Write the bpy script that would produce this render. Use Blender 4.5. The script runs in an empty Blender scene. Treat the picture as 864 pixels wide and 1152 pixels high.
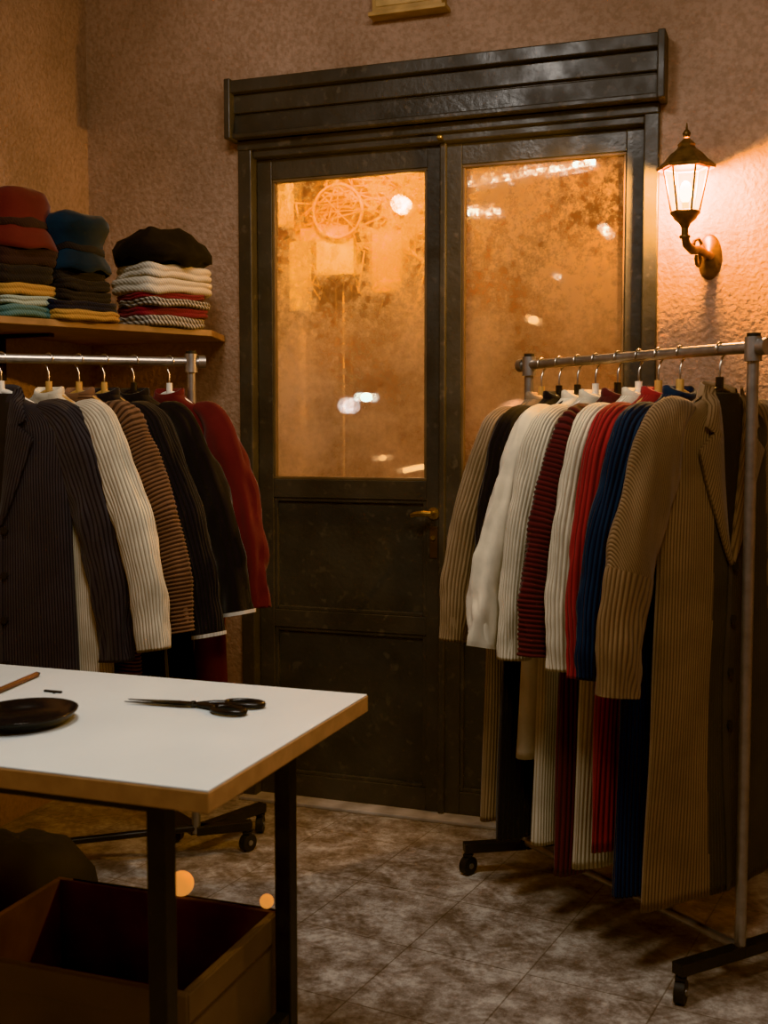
import bpy, math, random
import numpy as np
from mathutils import Vector, noise, Matrix
random.seed(7)
S=bpy.context.scene
# ------------------------------------------------------------------ materials
def newmat(name):
    m=bpy.data.materials.new(name); m.use_nodes=True
    nt=m.node_tree; b=nt.nodes.get('Principled BSDF')
    return m,nt,b
def N(nt,t,**k):
    n=nt.nodes.new(t)
    for a,v in k.items(): setattr(n,a,v)
    return n
def noise_col(nt,c1,c2,scale,detail=6,lo=.35,hi=.65,coord='Object'):
    tc=N(nt,'ShaderNodeTexCoord'); no=N(nt,'ShaderNodeTexNoise')
    no.inputs['Scale'].default_value=scale; no.inputs['Detail'].default_value=detail
    nt.links.new(tc.outputs[coord],no.inputs['Vector'])
    r=N(nt,'ShaderNodeValToRGB'); r.color_ramp.elements[0].position=lo; r.color_ramp.elements[1].position=hi
    r.color_ramp.elements[0].color=(*c1,1); r.color_ramp.elements[1].color=(*c2,1)
    nt.links.new(no.outputs['Fac'],r.inputs['Fac'])
    return r,tc
def bump(nt,b,tc,scale,strength,dist=.002,coord='Object',detail=8):
    no=N(nt,'ShaderNodeTexNoise'); no.inputs['Scale'].default_value=scale; no.inputs['Detail'].default_value=detail
    nt.links.new(tc.outputs[coord],no.inputs['Vector'])
    bp=N(nt,'ShaderNodeBump'); bp.inputs['Strength'].default_value=strength; bp.inputs['Distance'].default_value=dist
    nt.links.new(no.outputs['Fac'],bp.inputs['Height']); nt.links.new(bp.outputs['Normal'],b.inputs['Normal'])
    return bp
def simple(name,c,rough=.5,metal=0,var=.25,scale=12,bs=None,bst=.3,bd=.002):
    m,nt,b=newmat(name)
    c2=tuple(min(1,x*(1+var)) for x in c); c1=tuple(x*(1-var) for x in c)
    r,tc=noise_col(nt,c1,c2,scale)
    nt.links.new(r.outputs['Color'],b.inputs['Base Color'])
    b.inputs['Roughness'].default_value=rough; b.inputs['Metallic'].default_value=metal
    if bs: bump(nt,b,tc,bs,bst,bd)
    return m
def emis(name,c,s):
    m,nt,b=newmat(name); b.inputs['Base Color'].default_value=(*c,1)
    b.inputs['Emission Color'].default_value=(*c,1); b.inputs['Emission Strength'].default_value=s
    return m
def fabric(name,c,c2=None,axis='u',duty=.3,rough=.9,sheen=.2):
    """c base cloth colour, c2 dark tone painting shade into pleat valleys; woven stripes on pinstripe and knit (UV axis)."""
    m,nt,b=newmat(name)
    r,tc=noise_col(nt,tuple(x*.8 for x in c),tuple(min(1,x*1.15) for x in c),9)
    col=r.outputs['Color']
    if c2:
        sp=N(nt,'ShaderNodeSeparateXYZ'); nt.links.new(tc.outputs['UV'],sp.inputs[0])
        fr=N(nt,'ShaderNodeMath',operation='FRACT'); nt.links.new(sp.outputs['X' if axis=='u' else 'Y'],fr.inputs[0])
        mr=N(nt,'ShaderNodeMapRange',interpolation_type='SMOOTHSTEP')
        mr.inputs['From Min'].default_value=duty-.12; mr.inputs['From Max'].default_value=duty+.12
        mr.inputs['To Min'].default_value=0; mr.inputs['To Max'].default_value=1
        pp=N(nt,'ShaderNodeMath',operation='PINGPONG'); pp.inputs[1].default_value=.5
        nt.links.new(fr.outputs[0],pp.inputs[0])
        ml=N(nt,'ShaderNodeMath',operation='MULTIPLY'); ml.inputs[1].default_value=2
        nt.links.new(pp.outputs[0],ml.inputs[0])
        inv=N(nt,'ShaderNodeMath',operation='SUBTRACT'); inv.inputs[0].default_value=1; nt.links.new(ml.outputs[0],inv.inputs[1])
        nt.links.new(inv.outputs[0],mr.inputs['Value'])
        mx=N(nt,'ShaderNodeMix',data_type='RGBA'); mx.inputs['A'].default_value=(*c2,1)  # crease shade mixed into the cloth colour, except on true stripes
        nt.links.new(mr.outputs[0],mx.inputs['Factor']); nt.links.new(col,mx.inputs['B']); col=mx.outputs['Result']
    nt.links.new(col,b.inputs['Base Color'])
    b.inputs['Roughness'].default_value=rough; b.inputs['Sheen Weight'].default_value=sheen
    b.inputs['Specular IOR Level'].default_value=.2
    bump(nt,b,tc,220,.35,.001)
    return m

# ------------------------------------------------------------------ mesh builder
class MB:
    def __init__(s): s.v=[];s.f=[];s.m=[];s.uv=[];s.sm=[]
    def add(s,vs,fs,mat=0,uv=None,smooth=True):
        o=len(s.v); s.v+=[tuple(p) for p in vs]
        s.uv+= uv if uv else [(0,0)]*len(vs)
        for f in fs: s.f.append(tuple(i+o for i in f)); s.m.append(mat); s.sm.append(smooth)
    def box(s,lo,hi,mat=0,rot=None,piv=None):
        x0,y0,z0=lo;x1,y1,z1=hi
        vs=[Vector(p) for p in [(x0,y0,z0),(x1,y0,z0),(x1,y1,z0),(x0,y1,z0),(x0,y0,z1),(x1,y0,z1),(x1,y1,z1),(x0,y1,z1)]]
        if rot is not None:
            pv=Vector(piv) if piv else (Vector(lo)+Vector(hi))/2
            vs=[rot@(p-pv)+pv for p in vs]
        s.add(vs,[(0,3,2,1),(4,5,6,7),(0,1,5,4),(1,2,6,5),(2,3,7,6),(3,0,4,7)],mat,smooth=False)
    def prism(s,pts,z0,z1,mat=0):
        n=len(pts); vs=[(x,y,z0) for x,y in pts]+[(x,y,z1) for x,y in pts]
        fs=[tuple(range(n-1,-1,-1)),tuple(range(n,2*n))]+[(i,(i+1)%n,n+(i+1)%n,n+i) for i in range(n)]
        s.add(vs,fs,mat,smooth=False)
    def grid(s,P,mat=0,closed=False,uv=None,smooth=True,flip=False):
        R=len(P);C=len(P[0]); vs=[p for r in P for p in r]; fs=[]
        for i in range(R-1):
            for j in range(C-1 if not closed else C):
                k=(j+1)%C
                q=(i*C+j,i*C+k,(i+1)*C+k,(i+1)*C+j)
                fs.append(q[::-1] if flip else q)
        s.add(vs,fs,mat,[t for r in uv for t in r] if uv else None,smooth)
    def sweep(s,pts,r,seg=10,mat=0,caps=True,flat=1.0,smooth=True):
        pts=[Vector(p) for p in pts]; n=len(pts)
        rs=r if isinstance(r,(list,tuple)) else [r]*n
        P=[];up=None
        for i,p in enumerate(pts):
            t=(pts[min(i+1,n-1)]-pts[max(i-1,0)]).normalized()
            if up is None:
                a=Vector((0,0,1)) if abs(t.z)<.9 else Vector((0,1,0))
                up=(a-t*a.dot(t)).normalized()
            else:
                up=(up-t*up.dot(t)).normalized()
            sd=t.cross(up)
            P.append([p+ (up*math.cos(2*math.pi*j/seg)+sd*flat*math.sin(2*math.pi*j/seg))*rs[i] for j in range(seg)])
        s.grid(P,mat,closed=True,smooth=smooth)
        if caps:
            s.add(P[0],[tuple(range(seg))],mat,smooth=False); s.add(P[-1],[tuple(range(seg-1,-1,-1))],mat,smooth=False)
    def cyl(s,p1,p2,r,seg=16,mat=0,r2=None): s.sweep([p1,p2],[r,r if r2 is None else r2],seg,mat)
    def lathe(s,prof,c,seg=32,mat=0,sx=1,sy=1,ex=1.0,nz=0,nf=8,seed=0,rot=0,smooth=True,closed=True,uvn=1):
        P=[];cr,sr=math.cos(rot),math.sin(rot)
        for r,z in prof:
            row=[]
            for j in range(seg):
                a=2*math.pi*j/seg+.0001; ca,sa=math.cos(a),math.sin(a)
                x=math.copysign(abs(ca)**ex,ca)*r*sx; y=math.copysign(abs(sa)**ex,sa)*r*sy
                if nz:
                    q=Vector((x*nf+seed*3.1,y*nf,z*nf+seed)); n=noise.noise(q)
                    n2=noise.noise(q*2.3+Vector((5,5,5)))
                    x+=x*nz*6*n; y+=y*nz*6*n; zz=z+nz*n2
                else: zz=z
                row.append(Vector((c[0]+x*cr-y*sr,c[1]+x*sr+y*cr,c[2]+zz)))
            P.append(row)
        s.grid(P,mat,closed=True,smooth=smooth)
    def build(s,name,mats,loc=(0,0,0),rz=0,bevel=0,solid=0,sub=0):
        me=bpy.data.meshes.new(name); me.from_pydata(s.v,[],s.f)
        for m in mats: me.materials.append(m)
        me.polygons.foreach_set('material_index',s.m); me.polygons.foreach_set('use_smooth',s.sm)
        uvl=me.uv_layers.new(name='UVMap')
        idx=np.zeros(len(me.loops),dtype=np.int32); me.loops.foreach_get('vertex_index',idx)
        uva=np.array(s.uv,dtype=np.float32)[idx]; uvl.data.foreach_set('uv',uva.ravel())
        me.validate(); me.update()
        o=bpy.data.objects.new(name,me); S.collection.objects.link(o); o.location=loc; o.rotation_euler=(0,0,rz)
        if bevel:
            b=o.modifiers.new('bevel','BEVEL'); b.width=bevel; b.segments=2; b.limit_method='ANGLE'; b.angle_limit=math.radians(50)
        return o

# ------------------------------------------------------------------ shared mats
m_steel=simple('brushed_steel',(.42,.40,.38),.38,.85,.15,30)
m_dsteel=simple('dark_metal',(.03,.029,.029),.4,.6,.2,20)
m_hook=simple('hook_steel',(.5,.48,.45),.3,1,.1)
m_rubber=simple('black_rubber',(.012,.012,.012),.6)
m_wood=simple('hanger_wood',(.50,.30,.11),.4,0,.15,25)
m_wht=simple('hanger_white',(.7,.67,.6),.4,0,.05)
m_blk=simple('hanger_black',(.015,.014,.014),.35)
m_dark=simple('lining_dark',(.012,.011,.011),.8)
m_brass=simple('aged_brass',(.42,.27,.09),.35,1,.3,40)

# ------------------------------------------------------------------ room shell
BX0,BX1,BY0,BY1,H=-2.32,1.7,-1.6,3.45,2.95
def wallmat():
    m,nt,b=newmat('stucco_terracotta')
    r,tc=noise_col(nt,(.31,.205,.145),(.54,.36,.26),1.5,12,.32,.68)
    r2,_=noise_col(nt,(.66,.64,.61),(1,1,1),70,10,.38,.58)
    mx=N(nt,'ShaderNodeMix',data_type='RGBA',blend_type='MULTIPLY'); mx.inputs['Factor'].default_value=.55
    nt.links.new(r.outputs['Color'],mx.inputs['A']); nt.links.new(r2.outputs['Color'],mx.inputs['B'])
    nt.links.new(mx.outputs['Result'],b.inputs['Base Color']); b.inputs['Roughness'].default_value=.85
    bump(nt,b,tc,75,.9,.008,detail=12)
    return m
m_wall=wallmat()
mb=MB()
DX0,DX1,DZ=-1.72,-.43,2.14
mb.box((BX0-.1,BY1,0),(DX0,BY1+.12,H)); mb.box((DX1,BY1,0),(BX1+.1,BY1+.12,H)); mb.box((DX0,BY1,DZ),(DX1,BY1+.12,H))
mb.build('wall_back',[m_wall])
mb=MB(); mb.box((BX0-.1,BY0,0),(BX0,BY1,H)); mb.build('wall_left',[m_wall])
mb=MB(); mb.box((BX1,BY0,0),(BX1+.1,BY1,H)); mb.build('wall_right',[m_wall])
mb=MB(); mb.box((BX0-.1,BY0-.1,0),(BX1+.1,BY0,H)); mb.build('wall_front',[m_wall])
m_ceil=simple('ceiling_plaster',(.28,.23,.19),.9)
mb=MB(); mb.box((BX0-.1,BY0-.1,H),(BX1+.1,BY1+.12,H+.08)); mb.build('ceiling',[m_ceil])

def floormat():
    m,nt,b=newmat('worn_stone_tile')
    tc=N(nt,'ShaderNodeTexCoord'); mp=N(nt,'ShaderNodeMapping'); nt.links.new(tc.outputs['Object'],mp.inputs['Vector'])
    mp.inputs['Rotation'].default_value=(0,0,math.radians(8))
    L=nt.links
    br=N(nt,'ShaderNodeTexBrick',offset=0.0); br.inputs['Scale'].default_value=1
    br.inputs['Brick Width'].default_value=.3; br.inputs['Row Height'].default_value=.3
    br.inputs['Mortar Size'].default_value=.0025; br.inputs['Mortar Smooth'].default_value=.6
    br.inputs['Color1'].default_value=(.76,.76,.76,1); br.inputs['Color2'].default_value=(1.0,1.0,1.0,1); br.inputs['Mortar'].default_value=(.5,.47,.44,1)
    L.new(mp.outputs[0],br.inputs['Vector'])
    sc=N(nt,'ShaderNodeVectorMath',operation='SCALE'); sc.inputs['Scale'].default_value=1/.3; L.new(mp.outputs[0],sc.inputs[0])
    frv=N(nt,'ShaderNodeVectorMath',operation='FRACTION'); L.new(sc.outputs[0],frv.inputs[0])
    sb=N(nt,'ShaderNodeVectorMath',operation='SUBTRACT'); sb.inputs[1].default_value=(.5,.5,0); L.new(frv.outputs[0],sb.inputs[0])
    ab=N(nt,'ShaderNodeVectorMath',operation='ABSOLUTE'); L.new(sb.outputs[0],ab.inputs[0])
    sp=N(nt,'ShaderNodeSeparateXYZ'); L.new(ab.outputs[0],sp.inputs[0])
    mu=N(nt,'ShaderNodeMath',operation='MULTIPLY'); L.new(sp.outputs[0],mu.inputs[0]); L.new(sp.outputs[1],mu.inputs[1])
    m2=N(nt,'ShaderNodeMath',operation='MULTIPLY'); m2.inputs[1].default_value=90; L.new(mu.outputs[0],m2.inputs[0])
    ad=N(nt,'ShaderNodeMath',operation='ADD'); L.new(sp.outputs[0],ad.inputs[0]); L.new(sp.outputs[1],ad.inputs[1])
    m3=N(nt,'ShaderNodeMath',operation='MULTIPLY_ADD'); m3.inputs[1].default_value=32; L.new(ad.outputs[0],m3.inputs[0]); L.new(m2.outputs[0],m3.inputs[2])
    sn=N(nt,'ShaderNodeMath',operation='SINE'); L.new(m3.outputs[0],sn.inputs[0])
    wr=N(nt,'ShaderNodeTexNoise'); wr.inputs['Scale'].default_value=5.1; wr.inputs['Detail'].default_value=8; L.new(tc.outputs['Object'],wr.inputs['Vector'])
    wm=N(nt,'ShaderNodeMapRange'); wm.inputs['From Min'].default_value=.47; wm.inputs['From Max'].default_value=.62; wm.inputs['To Max'].default_value=.022; L.new(wr.outputs['Fac'],wm.inputs['Value'])
    sm=N(nt,'ShaderNodeMath',operation='MULTIPLY'); L.new(sn.outputs[0],sm.inputs[0]); L.new(wm.outputs[0],sm.inputs[1])
    no=N(nt,'ShaderNodeTexNoise'); no.inputs['Scale'].default_value=9; no.inputs['Detail'].default_value=15; no.inputs['Roughness'].default_value=.82
    L.new(tc.outputs['Object'],no.inputs['Vector'])
    ad2=N(nt,'ShaderNodeMath',operation='ADD'); L.new(sm.outputs[0],ad2.inputs[0]); L.new(no.outputs['Fac'],ad2.inputs[1])
    r=N(nt,'ShaderNodeValToRGB'); cr=r.color_ramp
    cr.elements[0].position=.41; cr.elements[0].color=(.16,.125,.10,1)
    cr.elements[1].position=.61; cr.elements[1].color=(.62,.565,.49,1)
    e=cr.elements.new(.51); e.color=(.36,.305,.26,1)
    L.new(ad2.outputs[0],r.inputs['Fac'])
    mx=N(nt,'ShaderNodeMix',data_type='RGBA',blend_type='MULTIPLY'); mx.inputs['Factor'].default_value=1
    L.new(r.outputs['Color'],mx.inputs['A']); L.new(br.outputs['Color'],mx.inputs['B'])
    L.new(mx.outputs['Result'],b.inputs['Base Color'])
    rr=N(nt,'ShaderNodeMapRange'); rr.inputs['To Min'].default_value=.5; rr.inputs['To Max'].default_value=.85; L.new(no.outputs['Fac'],rr.inputs['Value']); L.new(rr.outputs[0],b.inputs['Roughness'])
    bp=N(nt,'ShaderNodeBump'); bp.inputs['Strength'].default_value=.5; bp.inputs['Distance'].default_value=.004
    L.new(mx.outputs['Result'],bp.inputs['Height']); L.new(bp.outputs['Normal'],b.inputs['Normal'])
    return m
mb=MB(); mb.box((BX0-.1,BY0-.1,-.06),(BX1+.1,BY1+.12,0)); mb.build('floor',[floormat()])

# ------------------------------------------------------------------ door
def doorpaint(name,c,rough):
    m,nt,b=newmat(name)
    r,tc=noise_col(nt,tuple(x*.75 for x in c),tuple(x*1.25 for x in c),6)
    r2,_=noise_col(nt,(0,0,0),(1,1,1),30,12,.60,.68)
    mx=N(nt,'ShaderNodeMix',data_type='RGBA'); mx.inputs['B'].default_value=(c[0]*1.7,c[1]*1.6,c[2]*1.5,1)
    nt.links.new(r2.outputs['Color'],mx.inputs['Factor']); nt.links.new(r.outputs['Color'],mx.inputs['A'])
    nt.links.new(mx.outputs['Result'],b.inputs['Base Color'])
    r3,_=noise_col(nt,(rough-.12,)*3,(rough+.15,)*3,11); nt.links.new(r3.outputs['Color'],b.inputs['Roughness'])
    bump(nt,b,tc,55,.4,.003)
    return m
m_door=doorpaint('door_paint',(.056,.052,.047),.42)
m_door2=doorpaint('door_panel_paint',(.049,.047,.043),.5)
def glassmat():
    m,nt,b=newmat('fogged_glass'); nt.nodes.remove(b); L=nt.links
    out=nt.nodes['Material Output']; tc=N(nt,'ShaderNodeTexCoord')
    tr0=N(nt,'ShaderNodeBsdfTransparent'); tr0.inputs['Color'].default_value=(1,.92,.82,1)
    rf=N(nt,'ShaderNodeBsdfRefraction'); rf.inputs['Color'].default_value=(1,.92,.82,1); rf.inputs['IOR'].default_value=1.08; rf.inputs['Roughness'].default_value=.2
    tr=N(nt,'ShaderNodeMixShader'); tr.inputs[0].default_value=.2; L.new(tr0.outputs[0],tr.inputs[1]); L.new(rf.outputs[0],tr.inputs[2])
    tl=N(nt,'ShaderNodeBsdfTranslucent'); tl.inputs['Color'].default_value=(.95,.82,.66,1)
    df=N(nt,'ShaderNodeBsdfDiffuse'); df.inputs['Color'].default_value=(.4,.3,.22,1)
    mm=N(nt,'ShaderNodeMixShader'); mm.inputs[0].default_value=.12; L.new(tl.outputs[0],mm.inputs[1]); L.new(df.outputs[0],mm.inputs[2])
    n1=N(nt,'ShaderNodeTexNoise'); n1.inputs['Scale'].default_value=3.4; n1.inputs['Detail'].default_value=6; L.new(tc.outputs['Object'],n1.inputs['Vector'])
    n2=N(nt,'ShaderNodeTexNoise'); n2.inputs['Scale'].default_value=38; n2.inputs['Detail'].default_value=9; n2.inputs['Roughness'].default_value=.75; L.new(tc.outputs['Object'],n2.inputs['Vector'])
    sp=N(nt,'ShaderNodeSeparateXYZ'); L.new(tc.outputs['Object'],sp.inputs[0])
    gz=N(nt,'ShaderNodeMapRange',interpolation_type='SMOOTHSTEP'); gz.inputs['From Min'].default_value=1.35; gz.inputs['From Max'].default_value=2.0
    gz.inputs['To Min'].default_value=.45; gz.inputs['To Max'].default_value=2.3; L.new(sp.outputs['Z'],gz.inputs['Value'])
    c0=N(nt,'ShaderNodeMath',operation='SUBTRACT'); c0.inputs[1].default_value=.5; L.new(n2.outputs['Fac'],c0.inputs[0])
    c1=N(nt,'ShaderNodeMath',operation='MULTIPLY'); L.new(c0.outputs[0],c1.inputs[0]); L.new(gz.outputs[0],c1.inputs[1])
    ds=N(nt,'ShaderNodeVectorMath',operation='DISTANCE'); ds.inputs[1].default_value=(-1.52,3.49,1.92); L.new(tc.outputs['Object'],ds.inputs[0])
    wp=N(nt,'ShaderNodeMapRange',interpolation_type='SMOOTHSTEP'); wp.inputs['From Min'].default_value=.10; wp.inputs['From Max'].default_value=.45; wp.inputs['To Min'].default_value=-.24; wp.inputs['To Max'].default_value=0; L.new(ds.outputs['Value'],wp.inputs['Value'])
    a=N(nt,'ShaderNodeMath',operation='ADD'); L.new(c1.outputs[0],a.inputs[0]); L.new(n1.outputs['Fac'],a.inputs[1])
    a2=N(nt,'ShaderNodeMath',operation='ADD'); L.new(a.outputs[0],a2.inputs[0]); L.new(wp.outputs[0],a2.inputs[1])
    mr=N(nt,'ShaderNodeMapRange'); mr.inputs['From Min'].default_value=.25; mr.inputs['From Max'].default_value=.66
    mr.inputs['To Min'].default_value=.05; mr.inputs['To Max'].default_value=.82; L.new(a2.outputs[0],mr.inputs['Value'])
    mx=N(nt,'ShaderNodeMixShader'); L.new(mr.outputs[0],mx.inputs[0]); L.new(tr.outputs[0],mx.inputs[1]); L.new(mm.outputs[0],mx.inputs[2])
    gl=N(nt,'ShaderNodeBsdfGlossy'); gl.inputs['Roughness'].default_value=.12
    g=N(nt,'ShaderNodeMixShader'); g.inputs[0].default_value=.04; L.new(mx.outputs[0],g.inputs[1]); L.new(gl.outputs[0],g.inputs[2])
    L.new(g.outputs[0],out.inputs['Surface'])
    return m
m_glass=glassmat()
def leaf(name,x0,x1,handle):
    mb=MB(); ya,yb=3.47,3.51
    st=.052
    gx0,gx1=x0+st,x1-st
    z0,z1=.012,2.11
    mb.box((x0,ya,z0),(gx0,yb,z1)); mb.box((gx1,ya,z0),(x1,yb,z1))
    for a,b_ in ((2.045,2.11),(1.012,1.073),(.581,.639),(.012,.085)): mb.box((gx0,ya+.001,a),(gx1,yb-.001,b_))
    for a,b_ in ((.639,1.012),(.085,.581)):
        mb.box((gx0,ya+.016,a),(gx1,yb-.006,b_),1)
        t=.012
        mb.box((gx0,ya+.006,a),(gx0+t,ya+.018,b_)); mb.box((gx1-t,ya+.006,a),(gx1,ya+.018,b_))
        mb.box((gx0+t,ya+.006,a),(gx1-t,ya+.018,a+t)); mb.box((gx0+t,ya+.006,b_-t),(gx1-t,ya+.018,b_))
    a,b_,t=1.073,2.045,.009
    for zz in ((a,a+t),(b_-t,b_)): mb.box((gx0,ya+.004,zz[0]),(gx1,ya+.03,zz[1]),2)
    mb.box((gx0,ya+.004,a+t),(gx0+t,ya+.03,b_-t),2); mb.box((gx1-t,ya+.004,a+t),(gx1,ya+.03,b_-t),2)
    mb.box((gx0+t,ya+.018,a+t),(gx1-t,ya+.022,b_-t),3)
    if handle:
        hx=x1-.026
        mb.cyl((hx,ya,.972),(hx,ya-.006,.972),.019,20,4)
        mb.cyl((hx,ya,.972),(hx,ya-.045,.972),.008,12,4)
        mb.sweep([(hx+.005,ya-.045,.972),(hx-.02,ya-.047,.974),(hx-.05,ya-.046,.97),(hx-.062,ya-.044,.965)],[.01,.009,.008,.006],10,4)
        mb.box((hx-.013,ya-.004,.83),(hx+.013,ya+.001,.93),5)
        mb.cyl((hx,ya-.004,.895),(hx,ya-.01,.895),.007,12,4)
    return mb.build(name,[m_door,m_door2,simple('glazing_bead',(.13,.085,.05),.5),m_glass,m_brass,simple('rusty_plate',(.09,.05,.03),.5,.6)],bevel=.0025)
leaf('door_1',-1.69,-1.056,True)
leaf('door_2',-1.048,-.445,False)
# frame + head casing
mb=MB()
mb.box((-1.74,3.43,0),(-1.692,3.55,2.17)); mb.box((-.443,3.43,0),(-.40,3.55,2.17)); mb.box((-1.692,3.44,2.112),(-.443,3.55,2.17))
mb.box((-1.745,3.41,2.165),(-.392,3.452,2.335))
mb.box((-1.755,3.375,2.305),(-.382,3.452,2.345)); mb.box((-1.75,3.398,2.245),(-.387,3.45,2.305))
mb.box((-1.75,3.385,2.165),(-.387,3.45,2.182)); mb.box((-1.74,3.425,2.135),(-.40,3.45,2.167))
mb.box((-1.748,3.404,2.182),(-.39,3.45,2.24))
mb.box((-1.757,3.368,2.162),(-1.735,3.45,2.35)); mb.box((-.402,3.368,2.162),(-.38,3.45,2.35))
mb.box((-1.063,3.455,.012),(-1.043,3.472,2.112))
mb.box((-1.062,3.42,2.115),(-1.046,3.44,2.128),1)
mb.build('trim_door_casing',[m_door,m_brass],bevel=.004)
mb=MB(); mb.box((-1.74,3.40,.0),(-.40,3.55,.012)); mb.build('trim_door_threshold',[simple('stone_sill',(.42,.37,.32),.7)],bevel=.003)
mb=MB(); mb.box((-1.263,3.40,2.502),(-1.04,3.45,2.62)); mb.box((-1.275,3.395,2.495),(-1.028,3.45,2.508)); mb.box((-1.25,3.397,2.52),(-1.053,3.401,2.61),1)
mb.build('wall_sign_box',[simple('sign_ochre',(.46,.28,.11),.5),simple('sign_face',(.55,.35,.15),.4)],bevel=.003)

# ------------------------------------------------------------------ street outside
mb=MB(); mb.box((-4.5,5.3,0),(1.5,5.4,3.4)); mb.box((-4.5,3.6,0),(-4.4,5.3,3.4)); mb.box((1.4,3.6,0),(1.5,5.3,3.4))
mb.build('wall_street',[simple('street_render',(.28,.14,.075),.9,0,.45,3)])
mb=MB(); mb.box((-4.5,3.58,-.06),(1.5,5.4,-.002)); mb.build('street_pavement',[simple('pavement',(.18,.13,.1),.6)])
mb=MB()
mb.box((-1.98,4.36,1.72),(-1.90,4.40,2.0)); mb.box((-1.93,4.36,2.0),(-1.72,4.39,2.05),1); mb.box((-1.86,4.36,1.86),(-1.70,4.39,2.0)); mb.box((-2.0,4.3,2.05),(-1.95,4.34,2.25))
mb.prism([(-1.62,4.36),(-1.50,4.36),(-1.50,4.38),(-1.62,4.38)],1.78,2.02,1)
mb.sweep([(-1.95,4.42,1.8),(-1.95,4.42,.0)],.02,8,1)
mb.build('street_stall',[simple('stall_board',(.9,.78,.55),.8),simple('stall_cloth',(.8,.6,.35),.9)])
mb=MB(); c=(-1.763,4.35,2.107)
mb.sweep([(c[0]+.105*math.cos(a),c[1],c[2]+.105*math.sin(a)) for a in np.linspace(0,2*math.pi,40)],.007,8,0,caps=False)
for a in np.linspace(0,math.pi,5)[:-1]:
    mb.sweep([(c[0]+.1*math.cos(a),c[1],c[2]+.1*math.sin(a)),(c[0]-.1*math.cos(a),c[1],c[2]-.1*math.sin(a))],.002,6)
rnd=random.Random(3)
for k in range(40):
    x=rnd.uniform(-2.05,-1.25); z=rnd.uniform(1.9,2.35)
    p=[(x+rnd.uniform(-.25,.25)*t+.05*math.sin(6*t+k),4.42,z+ (t-.5)*rnd.uniform(.1,.6)) for t in np.linspace(0,1,8)]
    mb.sweep(p,.0045,5)
mb.cyl((c[0],c[1]+.06,0),(c[0],c[1]+.06,2.0),.004)
mb.build('street_wheel_decoration',[simple('wheel_metal',(.9,.62,.28),.5,.0)])
def ball(name,c,r,mat,sq=1):
    mb=MB(); prof=[(max(r*math.sin(a),1e-5),-r*math.cos(a)*sq) for a in np.linspace(0,math.pi,12)]
    mb.lathe(prof,c,18); return mb
warm=emis('street_lamp_warm',(1,.66,.26),30); cool=emis('street_lamp_cool',(.55,.82,1),10); soft=emis('street_lamp_soft',(1,.75,.42),5)
def plight(name,loc,e,col,r=.05):
    l=bpy.data.lights.new(name,'POINT'); l.energy=e; l.color=col; l.shadow_soft_size=r
    o=bpy.data.objects.new(name,l); o.location=loc; S.collection.objects.link(o); return o
LX,LY,LZ=-1.277,3.75,1.987
mb=ball('',(LX,LY,LZ),.024,0)
mb.cyl((LX,LY,LZ+.023),(LX,LY,3.4),.003,8,1)
mb.build('street_lamp',[warm,m_dsteel])
for c,r,mt in (((-.702,4.4,1.975),.022,cool),((-.881,4.4,1.816),.016,cool),((-.975,4.4,1.655),.02,soft),((-1.66,4.4,1.367),.024,cool),((-1.591,4.4,1.122),.016,soft)):
    mb=ball('',c,r,0,.8); mb.cyl((c[0],c[1]+.01,c[2]),(c[0],c[1]+.01,0 if c[2]<1.7 else 3.4),.003,6,1)
    mb.build('street_lantern',[mt,m_dsteel])
mb=MB(); mb.cyl((-1.235,4.4,2.185),(-.745,4.4,2.235),.012); mb.cyl((-1.235,4.4,2.2),(-1.235,4.4,3.4),.003,6,1); mb.cyl((-.745,4.4,2.24),(-.745,4.4,3.4),.003,6,1); mb.build('tube_light',[emis('tube_white',(.55,.8,1),9),m_dsteel])
mb=MB(); mb.cyl((-1.235,4.4,2.077),(-1.11,4.4,2.077),.014); mb.cyl((-1.17,4.4,2.09),(-1.17,4.4,3.4),.003,6,1); mb.build('tube_light',[emis('tube_white2',(.55,.8,1),9),m_dsteel])
mb=MB(); mb.sweep([(-1.50,4.4,1.07),(-1.45,4.4,1.085),(-1.38,4.4,1.09)],.011,8); mb.cyl((-1.45,4.41,0),(-1.45,4.41,1.08),.004,6,1); mb.build('tube_light',[soft,m_dsteel])
def area(name,loc,size,e,col,target):
    l=bpy.data.lights.new(name,'AREA'); l.energy=e; l.color=col; l.shape='DISK'; l.size=size
    o=bpy.data.objects.new(name,l); o.location=loc; S.collection.objects.link(o)
    o.rotation_euler=(Vector(target)-Vector(loc)).to_track_quat('-Z','Y').to_euler(); return o
plight('street_glow_1',(LX-.0,LY-.03,LZ-.0),5.2,(1,.50,.12),.03)
area('stall_fill',(-1.6,3.75,2.75),.3,40,(1,.52,.16),(-1.75,4.6,2.0))  # added fill to brighten the stall behind the glass; no lamp stands here
plight('street_glow_2',(-.72,3.85,2.18),2.4,(1,.48,.16),.05)
plight('street_glow_3',(-1.0,4.3,1.25),3.1,(1,.62,.44),.1)
plight('street_glow_5',(-1.50,3.80,1.32),.3,(.55,.75,1),.03)

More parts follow.
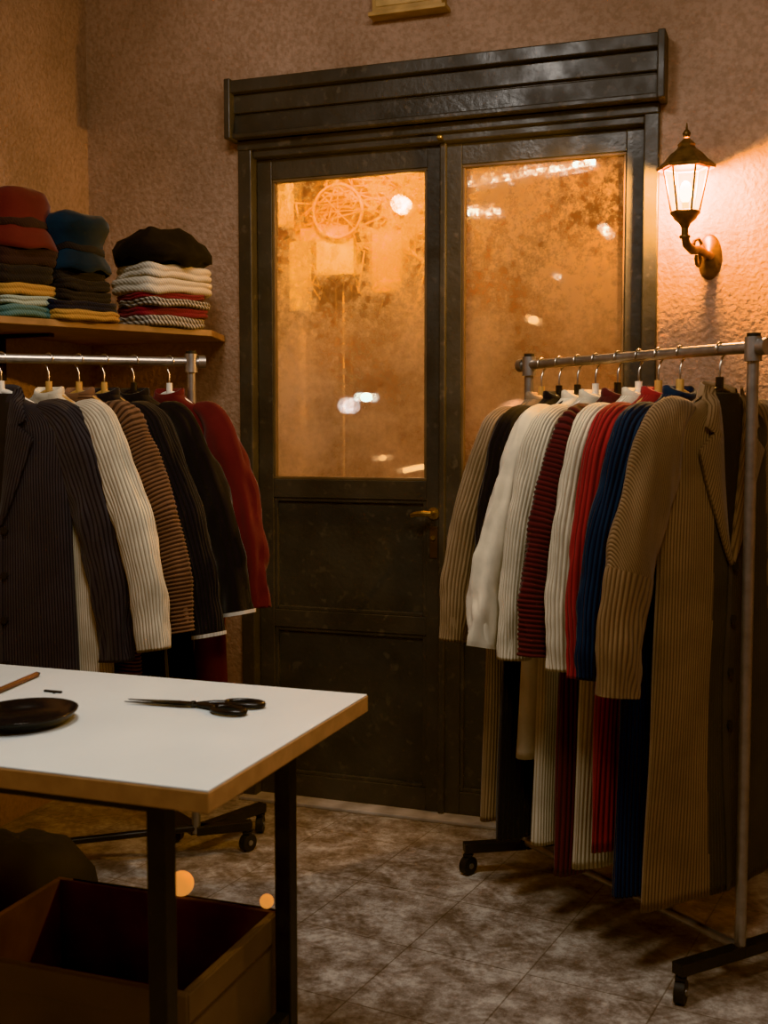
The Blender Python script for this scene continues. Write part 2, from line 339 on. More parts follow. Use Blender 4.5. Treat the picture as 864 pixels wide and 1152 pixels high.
# ------------------------------------------------------------------ wall lantern
def lantern():
    mb=MB(); ax,ay=-.313,3.315
    def hexr(r,z,k=6,off=0): return [Vector((ax+r*math.cos(2*math.pi*j/k+off),ay+r*math.sin(2*math.pi*j/k+off),z)) for j in range(k)]
    zb,zt,rb,rt=1.83,1.95,.037,.06
    B=hexr(rb,zb);T=hexr(rt,zt)
    for j in range(6):
        mb.sweep([B[j],T[j]],.0035,6,0)
        mb.sweep([B[j],B[(j+1)%6]],.0045,6,0); mb.sweep([T[j],T[(j+1)%6]],.004,6,0)
    B2=hexr(rb-.002,zb);T2=hexr(rt-.002,zt); mb.grid([B2,T2],1,closed=True,smooth=False)
    mb.lathe([(rt+.018,zt-.004),(rt+.02,zt+.004),(rt-.002,zt+.022),(.042,zt+.040),(.026,zt+.052),(.022,zt+.058),(.024,zt+.064),(.014,zt+.074),(.007,zt+.08)],(ax,ay,0),6,0,smooth=False)
    mb.lathe([(.004,zt+.078),(.009,zt+.086),(.011,zt+.093),(.007,zt+.10),(.003,zt+.104),(.002,zt+.118),(.0005,zt+.122)],(ax,ay,0),14,0)
    mb.lathe([(.001,zb-.045),(.010,zb-.043),(.012,zb-.038),(.016,zb-.03),(.03,zb-.018),(.036,zb-.008),(.041,zb-.003),(.041,zb+.002),(.001,zb+.003)],(ax,ay,0),24,0)
    wx,wy,wz=-.256,3.448,1.73
    P=[(ax,ay,zb-.04),(ax,ay,zb-.065),(ax+.004,ay+.01,zb-.085),(ax+.018,ay+.035,zb-.098),(ax+.035,ay+.075,zb-.092),(wx-.006,wy-.03,wz-.002),(wx,wy-.01,wz-.004)]
    mb.sweep(P,[.009,.010,.012,.013,.012,.012,.016],12,0)
    mb.sweep([(ax+.03,ay+.07,zb-.10)]+[(ax+.03+.0+.004*math.cos(a),ay+.075+.02*math.cos(a),zb-.118+.018*math.sin(a)) for a in np.linspace(1.2,-3.6,12)],.005,8,0)
    mb.sweep([(ax+.02,ay+.05,zb-.095),(ax+.02,ay+.06,zb-.07),(ax+.03,ay+.08,zb-.06),(ax+.038,ay+.09,zb-.075)],.005,8,0)
    mb.lathe([(.014,zb-.07),(.016,zb-.066),(.014,zb-.062)],(ax,ay,0),14,0)
    prof=[(.001,-.022),(.012,-.02),(.016,-.014),(.024,-.012),(.028,-.006),(.033,-.004),(.034,0)]
    P=[]
    for r,d in prof: P.append([Vector((wx+r*math.cos(a),wy+d+.002,wz-.005+1.9*r*math.sin(a))) for a in np.linspace(0,2*math.pi,28)[:-1]])
    mb.grid(P,0,closed=True)
    m,nt,b=newmat('lit_lantern_glass'); L=nt.links; nt.nodes.remove(b)
    tr=N(nt,'ShaderNodeBsdfTransparent'); em=N(nt,'ShaderNodeEmission'); em.inputs['Color'].default_value=(1,.64,.27,1); em.inputs['Strength'].default_value=12
    mx=N(nt,'ShaderNodeMixShader'); mx.inputs[0].default_value=.4; L.new(tr.outputs[0],mx.inputs[1]); L.new(em.outputs[0],mx.inputs[2]); L.new(mx.outputs[0],nt.nodes['Material Output'].inputs['Surface'])
    mb.lathe([(max(.017*math.sin(a),1e-5),1.885-.03*math.cos(a)) for a in np.linspace(0,math.pi,10)],(ax,ay,0),14,2)
    mb.cyl((ax,ay,zb),(ax,ay,1.857),.009,12,0)
    mb.build('wall_lantern',[simple('lantern_bronze',(.20,.115,.05),.45,.8,.4,40),m,emis('bulb',(1,.75,.4),60)])
    plight('lantern_light',(ax,ay-.0,1.925),125,(1,.50,.15),.02)
lantern()

# ------------------------------------------------------------------ table
m_lam=simple('white_laminate',(.56,.62,.64),.4,0,.03,4)
m_ply=simple('plywood_edge',(.52,.32,.17),.45,0,.12,30)
mb=MB()
TX0,TX1,TY0,TY1,TZ=-2.0,-.78,1.43,2.075,.72
mb.box((TX0,TY0,TZ-.034),(TX1,TY1,TZ-.003),1); mb.box((TX0+.001,TY0+.001,TZ-.003),(TX1-.001,TY1-.001,TZ),0)
zf=TZ-.034
for x in (-1.9,-.9):
    for y in (1.5,1.95): mb.box((x-.016,y-.016,0),(x+.016,y+.016,zf),2)
    mb.box((x-.014,1.516,zf-.03),(x+.014,1.934,zf),2); mb.box((x-.013,1.516,.10),(x+.013,1.934,.128),2)
for y in (1.5,1.95): mb.box((-1.884,y-.014,zf-.03),(-.916,y+.014,zf),2)
mb.build('work_table',[m_lam,m_ply,m_dsteel],bevel=.002)
mb=MB(); z=TZ+.004
mb.prism([(-1.18,1.843),(-1.06,1.850),(-1.03,1.862),(-1.04,1.870),(-1.08,1.864)],z,z+.002,0)
mb.prism([(-1.178,1.852),(-1.08,1.872),(-1.04,1.872),(-1.03,1.858),(-1.06,1.854)],z+.0025,z+.0045,0)
mb.cyl((-1.045,1.862,z-.003),(-1.045,1.862,z+.008),.005,12,0)
def ring(cx,cy,rx,ry,rot,zz):
    P=[]
    for a in np.linspace(0,2*math.pi,28):
        x,y=rx*math.cos(a),ry*math.sin(a); P.append((cx+x*math.cos(rot)-y*math.sin(rot),cy+x*math.sin(rot)+y*math.cos(rot),zz))
    mb.sweep(P,.0055,8,1,caps=False)
ring(-.958,1.897,.036,.019,.12,z+.003); ring(-.962,1.842,.034,.019,-.2,z+.003)
mb.sweep([(-1.04,1.864,z+.002),(-1.01,1.876,z+.003),(-.99,1.887,z+.003)],[.005,.007,.006],8,1)
mb.sweep([(-1.04,1.864,z+.002),(-1.01,1.858,z+.003),(-.99,1.849,z+.003)],[.005,.007,.006],8,1)
mb.build('scissors',[simple('scissor_steel',(.10,.10,.10),.25,1),simple('scissor_handle',(.012,.012,.013),.3)])
mb=MB(); mb.lathe([(.001,.004),(.062,.004),(.072,.010),(.085,.022),(.09,.022),(.088,.018),(.076,.004),(.066,0),(.001,0)],(-1.270,1.662,TZ),40,0,sx=1,sy=1.12)
mb.build('black_dish',[simple('black_enamel',(.012,.013,.015),.22)])
mb=MB(); mb.cyl((-1.44,1.72,TZ+.006),(-1.482,1.985,TZ+.006),.006,6,0); mb.sweep([(-1.482,1.985,TZ+.006),(-1.4845,2.0,TZ+.006)],[.006,.001],6,1); mb.build('pencil',[simple('pencil_wood',(.16,.07,.035),.45),m_dark])
mb=MB(); mb.box((-1.385,1.876,TZ),(-1.345,1.882,TZ+.004)); mb.box((-1.36,1.87,TZ),(-1.355,1.876,TZ+.004)); mb.build('thread_clip',[m_dark],bevel=.001)

m_card=simple('crate_board',(.15,.105,.072),.8,0,.2,6,40,.3)
mb=MB(); x0,x1,y0,y1,hh,t=-1.44,-.935,1.63,1.99,.30,.012
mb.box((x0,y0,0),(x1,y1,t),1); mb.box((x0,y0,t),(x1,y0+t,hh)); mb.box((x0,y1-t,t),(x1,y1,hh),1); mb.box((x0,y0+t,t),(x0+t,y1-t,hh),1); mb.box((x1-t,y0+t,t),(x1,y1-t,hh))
mb.box((x0-.004,y0-.006,hh-.05),(x1+.004,y0,hh-.0)); mb.box((x1,y0,hh-.05),(x1+.006,y1,hh)); mb.box((x0,y0-.006,0),(x0+.05,y0,hh-.05)); mb.box((x1-.05,y0-.006,0),(x1,y0,hh-.05))
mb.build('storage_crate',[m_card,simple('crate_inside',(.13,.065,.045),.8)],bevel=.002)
mb=MB(); mb.lathe([(.001,.0),(.15,.0),(.175,.03),(.18,.10),(.16,.19),(.12,.25),(.07,.275),(.001,.28)],(-1.70,2.20,0),40,0,nz=.02,nf=9,seed=3)
mb.build('black_bag',[simple('bag_leather',(.010,.009,.009),.75)])
mb=MB()
def bulb(p,r,mat):  # glowing ball standing in for an out-of-focus spot of light
    mb.lathe([(max(r*math.sin(a),1e-5),-r*math.cos(a)) for a in np.linspace(0,math.pi,14)],p,20,mat)
bulb((-1.145,1.984,.327),.025,1); bulb((-.957,1.984,.317),.014,1)
mb.sweep([(-1.40,1.984,.302),(-1.145,1.984,.303),(-.957,1.984,.303),(-.94,1.984,.302)],.002,6,0)  # added wire joining the light spots along the crate rim
mb.build('bokeh_spots',[m_dark,emis('amber_bokeh',(1,.42,.12),.65)])

# ------------------------------------------------------------------ clothes racks
def caster(mb,x,y,ang,top):
    d=Vector((math.cos(ang),math.sin(ang),0)); p=Vector((x,y,.026)); q=Vector((-d.y,d.x,0))
    mb.cyl(p-q*.011,p+q*.011,.026,20,1)
    mb.cyl(p-q*.014,p+q*.014,.008,10,0)
    mb.box((x-.012,y-.012,.052),(x+.012,y+.012,.06),1); mb.cyl((x,y,.05),(x,y,top),.007,10,0)
def rack(name,A,B,Z,feet,r=.0125,lower=True):
    mb=MB()
    A=Vector((*A,0));B=Vector((*B,0)); d=(B-A).normalized()
    mb.cyl(A+Vector((0,0,Z))-d*.03,B+Vector((0,0,Z))+d*.03,r,20,0)
    for P in (A,B):
        mb.cyl(P+Vector((0,0,.07)),P+Vector((0,0,Z+.0)),r,20,0)
        mb.cyl(P+Vector((0,0,Z-.03)),P+Vector((0,0,Z+.022)),r+.006,20,0); mb.cyl(P+Vector((0,0,Z+.022)),P+Vector((0,0,Z+.03)),r+.002,16,1)
    for s in (-1,1):
        P=A if s<0 else B; mb.cyl(P+Vector((0,0,Z))+d*s*.02,P+Vector((0,0,Z))+d*s*.04,r+.006,20,0)
    mb.cyl(A+Vector((0,0,.085)),B+Vector((0,0,.085)),r*.85,16,0 if lower else 2)
    for P,ends in feet:
        for e in ends:
            v=Vector((*e,0))-Vector((*P,0)); ang=math.atan2(v.y,v.x); L=v.length
            rot=Matrix.Rotation(ang,3,'Z'); 
            mb.box((P[0],P[1]-.016,.064),(P[0]+L+.012,P[1]+.016,.09),2,rot=rot,piv=(P[0],P[1],.075))
            caster(mb,e[0],e[1],ang+.6,.066)
    return mb.build(name,[m_steel,m_rubber,m_dsteel],bevel=.0015)
RA=Vector((-.70,3.11));RB=Vector((-.10,2.617))
rack('clothes_rack',RA,RB,1.41,[((RA.x,RA.y),[(-.842,3.03),(-.57,3.23)]),((RB.x,RB.y),[(-.215,2.485),(.02,2.76)])])
LA=Vector((-2.10,2.515));LB=Vector((-1.62,2.895))
rack('clothes_rack',LA,LB,1.425,[((LA.x,LA.y),[(-2.18,2.62),(-1.98,2.38)]),((LB.x,LB.y),[(-1.50,2.985),(-1.535,3.14),(-1.74,2.98)])],lower=False)
CA=Vector((.04,3.24));CB=Vector((.66,2.90))
rack('clothes_rack',CA,CB,1.41,[((CA.x,CA.y),[(.11,3.36),(.06,3.08)]),((CB.x,CB.y),[(.73,3.03),(.60,2.77)])])

# ------------------------------------------------------------------ garments
def ip(keys,x,d=.012):
    xs=[k[0] for k in keys]; out=[]
    for c in range(1,len(keys[0])):
        ys=[k[c] for k in keys]; out.append(sum(float(np.interp(x+d*q,xs,ys)) for q in (-1,-.5,0,.5,1))/5)
    return out
def ell_thetas(n,a=.2,b=.035,ex=.8):
    th=np.linspace(0,2*np.pi,4001); c,s=np.cos(th),np.sin(th)
    x=np.sign(c)*np.abs(c)**ex*a; y=np.sign(s)*np.abs(s)**ex*b
    L=np.concatenate([[0],np.cumsum(np.hypot(np.diff(x),np.diff(y)))]); 
    return np.interp(np.linspace(0,L[-1],n+1),L,th),L[-1]
def tri(x): 
    f=x-math.floor(x); return (abs(2*f-1))
def garment(name,rail,Z,rot,L=1.18,SL=.72,cuffx=.31,near=1,pt='v',spt=None,pitch=.018,amp=.004,mats=None,lapel=False,hanger=None,hw=.188,flare=.03,b=.03,sw=1.0,seed=0,cuff=None,collar=True,farx=.21,split=None,VZ=.40,bend=.012,wr=1.0):
    spt=spt or pt
    mb=MB(); EX=.8
    keys=[(.095,.046,b*.95),(.105,.062,b),(.125,.105*hw/.188,b),(.145,.150*hw/.188,b),(.165,hw*.94,b),(.20,hw,b),(.30,hw*.97,b),(.50,hw*.99,b),(L,hw+flare,b*1.1)]
    ref,per=ell_thetas(8)
    npl=max(8,int(per/pitch))
    cols=npl*4 if pt=='v' else 56
    th,_=ell_thetas(cols)
    if pt=='h': ds=list(np.arange(.095,.16,.004))+list(np.arange(.16,L,pitch/4))+[L]
    else: ds=list(np.arange(.095,.21,.007))+list(np.arange(.21,L,.035))+[L]
    def surf(d,theta,off=0,ab=None):
        a,bb=ab or ip(keys,d)
        c,s=math.cos(theta),math.sin(theta)
        x=math.copysign(abs(c)**EX,c)*a; y=math.copysign(abs(s)**EX,s)*bb
        nx,ny=c/a,s/bb; l=math.hypot(nx,ny); nx/=l;ny/=l
        fade=min(1,max(0,(d-.11)/.08))
        w=noise.noise(Vector((x*7+seed,ny*.6,d*2.2+seed*1.7)))*.010*fade*(.6+d)
        w+=noise.noise(Vector((x*22+seed,ny,d*3.5)))*.004*fade
        w=max(-.011,min(.011,w))
        return Vector((x+nx*(off),y+ny*(off+w)+0.0,-d))
    P=[];UV=[]
    for d in ds:
        row=[];uvr=[]; ab=ip(keys,d)
        for j in range(cols+1):
            t=th[j]; k=j/cols*npl
            fade=min(1,max(0,(d-.10)/.06))
            if pt=='v': off=amp*(tri(k)-.5)*fade
            elif pt=='h': off=amp*(tri(d/pitch)-.5)*fade
            else: off=0
            row.append(surf(d,t,off,ab)); uvr.append((k,d/pitch))
        P.append(row);UV.append(uvr)
    P.append([Vector((p.x*.985,p.y*.75,p.z+.004)) for p in P[-1]]); UV.append(UV[-1])
    P.append([Vector((p.x*.96,p.y*.5,p.z+.05)) for p in P[-1]]); UV.append(UV[-1])
    f0=len(mb.f)
    mb.grid(P,0,uv=UV)
    if split is not None:
        for fi in range(f0,len(mb.f)):
            if sum(mb.v[i][0] for i in mb.f[fi])/4*near<split: mb.m[fi]=3
    def fronty(x,d):
        a,bb=ip(keys,d); q=min(.999,abs(x)/a); c=q**(1/EX); s=math.sqrt(max(0,1-c*c))
        th_=math.atan2(-s,math.copysign(c,x)); return surf(d,th_).y
    for sg in (1,-1):
        isn=(sg==near); cx=cuffx if isn else farx; sl=SL
        k=sw*hw/.188
        bd=bend if isn else 0
        sk=[(0,.10*hw/.188,.128,.014,.018),(.05,.145*hw/.188,.145,.036*k,.026),(.12,.178*hw/.188,.178,.052*k,.03),(.2,.20*hw/.188,.235,.06*k,.03),(.45,(.2*hw/.188*.55+cx*.45)+bd,.235+(sl-.235)*.36,.057*k,.029),(.7,(.2*.25*hw/.188+cx*.75)+bd,.235+(sl-.235)*.68,.052*k,.028),(1,cx,sl,.046*k,.027)]
        spl=max(6,int(.22/pitch)); 
        rows= 48 if spt=='v' or spt=='n' else int((sl)/pitch*4)
        sc=spl*5 if spt in('v','hv') else 30
        P=[];UV=[]
        for i in range(rows+1):
            t=i/rows; x,d,rw,rd=ip(sk,t,.02)
            x2,d2,_,_=ip(sk,min(1,t+.01),.02); x1,d1,_,_=ip(sk,max(0,t-.01),.02)
            T=Vector((x2-x1,-(d2-d1))).normalized(); Nn=Vector((-T.y,T.x))
            if Nn.x<0: Nn=-Nn
            row=[];uvr=[]
            for j in range(sc+1):
                a=2*math.pi*j/sc; ca,sa=math.cos(a),math.sin(a); kk=j/sc*spl
                fade=min(1,t*8)
                if spt=='v' or (spt=='hv' and t>.55): off=amp*(tri(kk)-.5)*fade
                elif spt in('h','hv'): off=amp*(tri(d/pitch+ (Nn.x*ca*rw*1.2/pitch if spt=='hv' else 0))-.5)*fade
                else: off=0
                w=noise.noise(Vector((ca*1.3+seed*2+sg*9,sa*1.3,t*5+seed)))*.010*fade*wr
                w+=noise.noise(Vector((ca*1.5+seed,sa*1.5+sg,t*13+ca*2)))*.006*fade*wr
                rr=rw+off+w; ry=rd+off+w*.6
                px=x+Nn.x*ca*rr; pz=-d+Nn.y*ca*rr
                py=sa*ry-.02*t*t*(1 if isn else 0)
                vv=d/pitch+(Nn.x*ca*rw*1.2/pitch if spt=='hv' else 0)
                row.append(Vector((sg*px,py,pz)))
                uvr.append((kk if (spt!='hv' or t>.55) else vv,vv))
            P.append(row);UV.append(uvr)
        cc=sum((p for p in P[-1]),Vector())/len(P[-1])
        P.append([cc+(p-cc)*.86+Vector((0,0,.003)) for p in P[-1]]);UV.append(UV[-1])
        P.append([cc+(p-cc)*.75+Vector((0,0,.06)) for p in P[-1]]);UV.append(UV[-1])
        mb.grid(P,1 if spt!=pt else 0,uv=UV,flip=(sg<0))
        if cuff is not None:
            R0=P[rows]
            A_=[cc+(p-cc)*1.06+Vector((0,0,-.002)) for p in R0]; dd=Vector((0,0,.010)); B_=[p+dd for p in A_]
            mb.grid([A_,B_],cuff,flip=(sg<0))
    if collar and not lapel:
        prof=[(.098,1.0,.002),(.088,1.02,.003),(.076,.98,.003),(.074,.93,.0),(.092,.9,-.003)]
        P=[]
        for d,f,o in prof:
            P.append([Vector((math.cos(a)*(.05*f+o),math.sin(a)*(b*.98*f+o)*.95,-d-(.018 if math.sin(a)<0 else 0)*abs(math.sin(a)))) for a in np.linspace(0,2*math.pi,40)])
        mb.grid(P,0)
    if lapel:
        lm=3 if split is None else 0
        P=[]
        for i in range(14):
            s=i/13; d=.098+(VZ-.098)*s; w_=.047*(1-s)+.002
            P.append([Vector((x,fronty(x,d)-.002,-d)) for x in np.linspace(-w_,w_,6)])
        mb.grid(P,2,flip=True)
        for sg in (1,-1):
            P=[];UV=[]
            for i in range(26):
                s=i/25; d=.085+(VZ-.085)*s; inner=.050*(1-s)**.9+.001
                wd=.018+.052*min(1,s/.3) if s<.30 else (.082*(1-(s-.30)/.70)**.8+.004)
                if .26<s<.32: wd*=.55
                row=[];uvr=[]
                for q in np.linspace(0,1,7):
                    x=sg*(inner+wd*q); dq=d+(.016*q if s>.3 else -.006*q)
                    row.append(Vector((x,fronty(x,max(.1,dq))-.006-.009*math.sin(q*math.pi*.8),-dq))); uvr.append((x/pitch+d*.3/pitch,d/pitch))
                P.append(row);UV.append(uvr)
            mb.grid(P,lm,uv=UV,flip=sg>0)
            mb.grid([[p+Vector((0,.004,0)) for p in r] for r in P],lm,uv=UV,flip=sg<0)
        P=[]
        for d,f in ((.098,1.0),(.078,1.03),(.068,1.0),(.070,1.12),(.10,1.32)):
            P.append([Vector((math.cos(a)*.05*f,math.sin(a)*b*f,-d-.012*(1-math.sin(a)))) for a in np.linspace(-.25,math.pi+.25,26)])
        mb.grid(P,lm)
        P=[[Vector((x,fronty(x,d)-.004,-d)) for x in (-.004,.012)] for d in np.linspace(VZ-.01,L,24)]
        mb.grid(P,3,flip=True)
        for k in range(4):
            d=VZ+.02+k*.12
            if d<L-.1:
                y=fronty(.02,d); mb.cyl((.02,y+.002,-d),(.02,y-.008,-d),.010,14,2)
    hm=4
    arm=[]
    for q in np.linspace(-1,1,21):
        arm.append((q*hw*.86,-.006*q*q,-.088-.085*abs(q)**1.35))
    mb.sweep(arm,[.0085-.002*abs(q) for q in np.linspace(-1,1,21)],10,hm,flat=1.0)
    mb.cyl((0,0,-.095),(0,0,-.060),.009,12,hm)
    R=.0175
    hk=[(0,0,-.06),(0,0,-.035)]+[(R*math.cos(a)*near*-1,0,-.002+R*math.sin(a)) for a in np.linspace(math.radians(-60),math.radians(200),16)]
    mb.sweep(hk,.0024,8,5)
    m=list(mats); 
    while len(m)<4: m.append(m[0])
    if m[2] is m[0]: m[2]=m_dark
    m=m[:4]+[hanger or m_wood,m_hook]
    return mb.build(name,m,loc=(rail[0],rail[1],Z),rz=math.radians(rot))

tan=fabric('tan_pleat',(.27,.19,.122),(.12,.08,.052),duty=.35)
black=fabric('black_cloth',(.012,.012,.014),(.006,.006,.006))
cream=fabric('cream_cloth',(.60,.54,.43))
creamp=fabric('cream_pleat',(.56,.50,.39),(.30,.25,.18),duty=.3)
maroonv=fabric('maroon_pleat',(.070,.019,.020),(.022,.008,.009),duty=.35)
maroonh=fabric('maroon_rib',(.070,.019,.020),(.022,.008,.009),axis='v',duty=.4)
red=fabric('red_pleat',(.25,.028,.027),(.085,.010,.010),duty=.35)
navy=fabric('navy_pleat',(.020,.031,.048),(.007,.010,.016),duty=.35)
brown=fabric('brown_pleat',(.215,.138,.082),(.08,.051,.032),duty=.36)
olive=fabric('olive_cloth',(.042,.034,.027))
char=fabric('charcoal_pin',(.058,.058,.064),(.018,.018,.021),duty=.38)
white=fabric('ivory_trim',(.62,.57,.49))
brownh=fabric('brown_knit',(.165,.095,.065),(.038,.023,.019),axis='v',duty=.45)
dkred=fabric('dark_red',(.09,.016,.016))
inknavy=fabric('ink_rib',(.019,.020,.024),(.006,.007,.008),duty=.35)

RR=61.2
def RP(px_t): return RA.lerp(RB,px_t)
defs=[
 ('pleated_coat',.07,dict(L=1.205,SL=.71,cuffx=.345,pitch=.0085,amp=.0032,mats=[tan],hanger=m_wood,sw=.9)),
 ('black_coat',.165,dict(L=1.235,SL=.67,cuffx=.265,pitch=.014,amp=.003,mats=[black],hanger=m_blk)),
 ('cream_jacket',.26,dict(L=1.0,SL=.695,cuffx=.375,pt='n',mats=[cream],hanger=m_blk,cuff=0,wr=1.7)),
 ('pleated_coat',.35,dict(L=1.2,SL=.725,cuffx=.305,pitch=.007,amp=.0022,mats=[creamp],hanger=m_wht)),
 ('ribbed_coat',.455,dict(L=1.25,SL=.70,cuffx=.325,pt='v',spt='h',pitch=.011,amp=.005,mats=[maroonv,maroonh],hanger=m_blk)),
 ('pleated_coat',.55,dict(L=1.21,SL=.725,cuffx=.285,pitch=.0095,amp=.0035,mats=[creamp],hanger=m_wht)),
 ('pleated_coat',.635,dict(L=1.15,SL=.73,cuffx=.27,pitch=.012,amp=.005,mats=[red],hanger=m_wood)),
 ('pleated_coat',.725,dict(L=1.23,SL=.715,cuffx=.33,pitch=.010,amp=.004,mats=[navy],hanger=m_wood)),
 ('brown_overcoat',.88,dict(L=1.215,SL=.725,cuffx=.365,pt='v',spt='hv',pitch=.0075,amp=.003,mats=[brown,brown,m_dark,olive],lapel=True,hanger=m_blk,sw=1.25,hw=.20,flare=.045,split=.055,VZ=.46)),
]
for i,(nm,t,kw) in enumerate(defs):
    p=RP(t); garment(nm,p,1.41,RR+random.uniform(-2,2),near=-1,seed=i*3.7+1,**kw)

LR=-12.2
ldefs=[
 ('pinstripe_blazer',.17,16,dict(L=1.12,SL=.80,cuffx=.345,pitch=.0075,amp=.0009,mats=[char,char,m_dark,char],lapel=True,hanger=m_wht,b=.03,farx=.2,hw=.21,flare=.02,sw=1.0,VZ=.44,wr=1.4)),
 ('pleated_coat',.37,0,dict(L=1.13,SL=.755,cuffx=.405,pitch=.007,amp=.002,mats=[creamp],hanger=m_wood,b=.027,hw=.21)),
 ('striped_knit_coat',.50,0,dict(L=.95,SL=.715,cuffx=.385,pt='h',pitch=.010,amp=.005,mats=[brownh],hanger=m_wood,b=.027,hw=.20)),
 ('ribbed_coat',.61,0,dict(L=.92,SL=.73,cuffx=.385,pitch=.008,amp=.0025,mats=[inknavy,white],hanger=m_wood,b=.026,cuff=1)),
 ('black_coat',.74,0,dict(L=.96,SL=.68,cuffx=.365,pt='n',mats=[black,white],hanger=m_blk,b=.026,cuff=1,wr=1.5)),
 ('red_coat',.90,0,dict(L=1.12,SL=.67,cuffx=.315,pt='n',mats=[dkred],hanger=m_wht,b=.026,wr=1.5)),
]
for i,(nm,t,dr,kw) in enumerate(ldefs):
    p=LA.lerp(LB,t); garment(nm,p,1.425,LR+dr+random.uniform(-2,2),near=1,seed=i*5.3+40,**kw)

for i,(nm,t,kw) in enumerate([
 ('maroon_coat',.10,dict(L=1.15,SL=.76,cuffx=.36,pitch=.011,amp=.004,mats=[maroonv],hanger=m_wood,farx=.16)),
 ('cream_jacket',.26,dict(L=1.22,SL=.72,cuffx=.30,pt='n',mats=[cream],hanger=m_wht,farx=.18,wr=1.5)),
 ('black_coat',.42,dict(L=1.15,SL=.72,cuffx=.30,pt='n',mats=[black],hanger=m_wht,farx=.18,wr=1.5))]):
    p=CA.lerp(CB,t); garment(nm,p,1.41,RR,near=-1,seed=i*4.1+90,**kw)

# ------------------------------------------------------------------ shelf with hats and folded knitwear
SZ=1.545
mb=MB(); mb.prism([(-2.25,2.30),(-1.735,3.235),(-1.80,3.448),(-2.318,3.448),(-2.318,2.30)],SZ-.020,SZ)
for y in (2.45,2.95): mb.box((-2.318,y,SZ-.16),(-2.306,y+.025,SZ-.020),1); mb.box((-2.318,y,SZ-.032),(-2.13,y+.025,SZ-.020),1)
mb.build('wall_shelf',[simple('shelf_wood',(.26,.15,.075),.5,0,.25,14),m_dsteel],bevel=.002)
ang=math.atan2(.595,.33)
def slab(mb,c,w,d,h,mat,seed,rot):
    prof=[(.001,0),(.9,0),(.975,h*.07),(1,h*.25),(.985,h*.42),(.955,h*.5),(.985,h*.58),(1,h*.75),(.975,h*.93),(.9,h),(.5,h*1.02),(.001,h*1.02)]
    mb.lathe(prof,c,64,mat,sx=w/2,sy=d/2,ex=.42,nz=.009,nf=8,seed=seed,rot=rot)
def stack(name,c,items,mats,w=.22,d=.2,hat=None):
    mb=MB(); z=SZ
    for i,(h,m,sw) in enumerate(items):
        r=random.Random(i*7+int(c[0]*1000)); slab(mb,(c[0]+r.uniform(-.01,.01),c[1]+r.uniform(-.01,.01),z),w*sw,d*sw,h,m,i*3.3+c[0]*9,ang+r.uniform(-.12,.12)); z+=h*.985
    mb.build(name,mats); return z
def knit(name,c,c2=None,sc=60):
    m,nt,b=newmat(name); tc=N(nt,'ShaderNodeTexCoord'); wv=N(nt,'ShaderNodeTexWave',bands_direction='DIAGONAL'); wv.inputs['Scale'].default_value=sc; wv.inputs['Distortion'].default_value=2
    nt.links.new(tc.outputs['Object'],wv.inputs['Vector'])
    mx=N(nt,'ShaderNodeMix',data_type='RGBA'); mx.inputs['A'].default_value=(*c,1); mx.inputs['B'].default_value=(*(c2 or tuple(x*.75 for x in c)),1)
    nt.links.new(wv.outputs['Fac'],mx.inputs['Factor']); nt.links.new(mx.outputs['Result'],b.inputs['Base Color']); b.inputs['Roughness'].default_value=.9; b.inputs['Sheen Weight'].default_value=.1
    bp=N(nt,'ShaderNodeBump'); bp.inputs['Strength'].default_value=.4; bp.inputs['Distance'].default_value=.002; nt.links.new(wv.outputs['Fac'],bp.inputs['Height']); nt.links.new(bp.outputs['Normal'],b.inputs['Normal'])
    return m
k_teal=knit('knit_teal',(.10,.18,.175)); k_mint=knit('knit_mint',(.33,.38,.32)); k_must=knit('knit_mustard',(.38,.21,.06)); k_blk=knit('knit_black',(.009,.010,.013)); k_cream=knit('knit_cream',(.58,.52,.42))
k_red=knit('knit_red',(.17,.02,.028)); k_pat=knit('knit_pattern',(.45,.41,.35),(.03,.03,.035),38); k_dred=knit('knit_darkred',(.016,.007,.008)); k_nav=knit('knit_navy',(.012,.018,.030))
f_red=fabric('felt_red',(.072,.013,.012)); f_nav=fabric('felt_navy',(.016,.028,.040)); f_blk=fabric('felt_black',(.008,.008,.009),sheen=.03)
c1=(-2.112,2.775); z1=stack('folded_knitwear',c1,[(.034,0,1),(.03,1,1.02),(.034,2,.98),(.05,3,.95),(.05,4,.95)],[k_teal,k_mint,k_must,k_blk,k_dred],w=.2,d=.22)
c2=(-2.008,2.9); z2=stack('folded_knitwear',c2,[(.028,0,1.12),(.03,1,1.1),(.03,2,.92),(.03,2,.87),(.03,2,.88)],[k_must,k_nav,k_blk],w=.2,d=.18)
c3=(-1.870,3.165); z3=stack('folded_knitwear',c3,[(.032,2,.95),(.03,1,.97),(.022,2,1),(.018,1,.94),(.045,0,1.07),(.042,0,1.0)],[k_cream,k_red,k_pat],w=.25,d=.22)
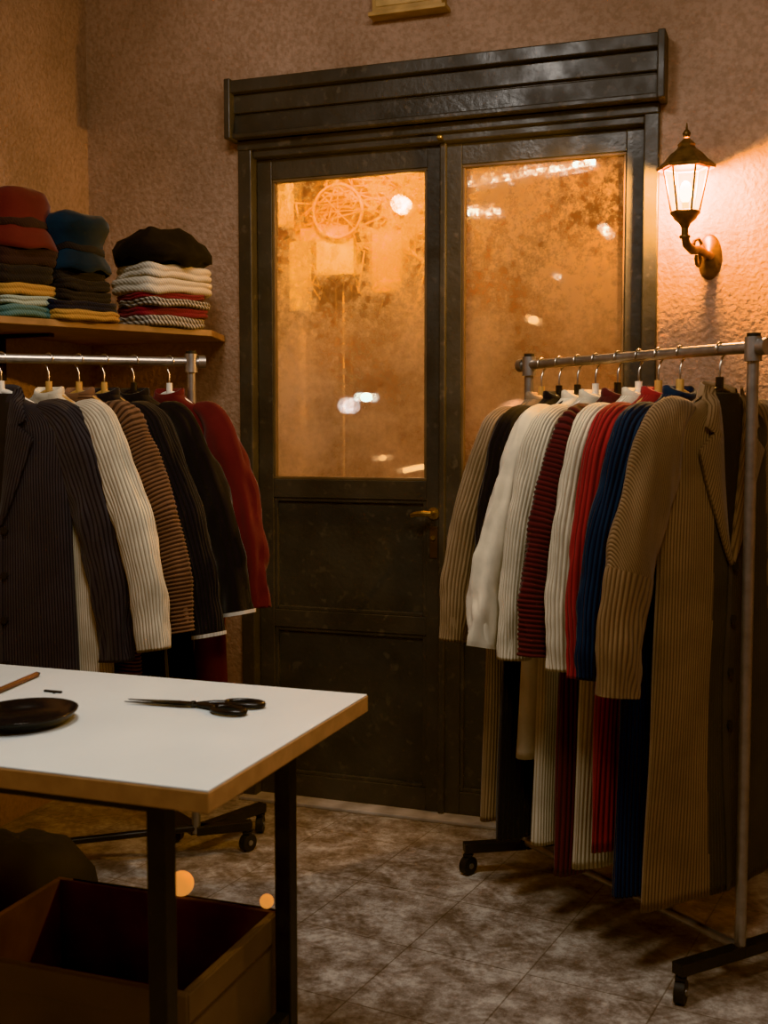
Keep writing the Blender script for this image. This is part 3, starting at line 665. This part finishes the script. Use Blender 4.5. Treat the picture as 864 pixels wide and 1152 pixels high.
mb=MB(); mb.lathe([(.120,.0),(.128,.004),(.124,.014),(.106,.045),(.094,.062),(.094,.10),(.096,.135),(.086,.162),(.05,.178),(.001,.180)],(c1[0],c1[1],z1-.004),48,0,nz=.010,nf=9,seed=2)
mb.lathe([(.097,.060),(.1005,.064),(.0985,.080),(.094,.084)],(c1[0],c1[1],z1-.004),48,1,nz=.010,nf=9,seed=2)
mb.build('felt_hat',[f_red,k_dred])
mb=MB(); mb.lathe([(.104,.0),(.110,.006),(.106,.022),(.094,.046),(.088,.056),(.089,.085),(.099,.110),(.108,.128),(.106,.145),(.09,.160),(.05,.168),(.001,.170)],(c2[0],c2[1],z2-.004),48,0,nz=.011,nf=9,seed=5)
mb.lathe([(.091,.054),(.0935,.058),(.0935,.070),(.090,.074)],(c2[0],c2[1],z2-.004),48,1,nz=.011,nf=9,seed=5); mb.build('bucket_hat',[f_nav,k_blk])
mb=MB()
mb.lathe([(.10,.0),(.130,.006),(.156,.020),(.160,.036),(.140,.062),(.108,.09),(.07,.112),(.03,.120),(.001,.122)],(c3[0]+.0,c3[1],z3-.002),64,0,sx=1,sy=.92,nz=.026,nf=9,seed=9)
mb.build('beret',[f_blk])

# ------------------------------------------------------------------ lights
area('ceiling_lamp_1',(-1.05,1.5,2.88),.5,27,(1,.92,.83),(-1.1,2.1,0))
area('ceiling_lamp_2',(.1,1.0,2.88),.7,32,(1,.88,.76),(-.5,2.7,.3))
w=bpy.data.worlds.new('world'); S.world=w; w.use_nodes=True; w.node_tree.nodes['Background'].inputs[0].default_value=(.5,.4,.35,1); w.node_tree.nodes['Background'].inputs[1].default_value=.03

# ------------------------------------------------------------------ camera
cd=bpy.data.cameras.new('camera'); cd.lens=40.6; cd.sensor_width=36; cd.clip_start=.05
cd.dof.use_dof=True; cd.dof.focus_distance=3.2; cd.dof.aperture_fstop=5.0
co=bpy.data.objects.new('camera',cd); S.collection.objects.link(co); co.location=(0,0,1.23)
co.rotation_euler=(math.radians(86),0,math.radians(19.8)); S.camera=co
try:
    S.view_settings.view_transform='Khronos PBR Neutral'; S.view_settings.look='None'
except Exception as e: print(e)
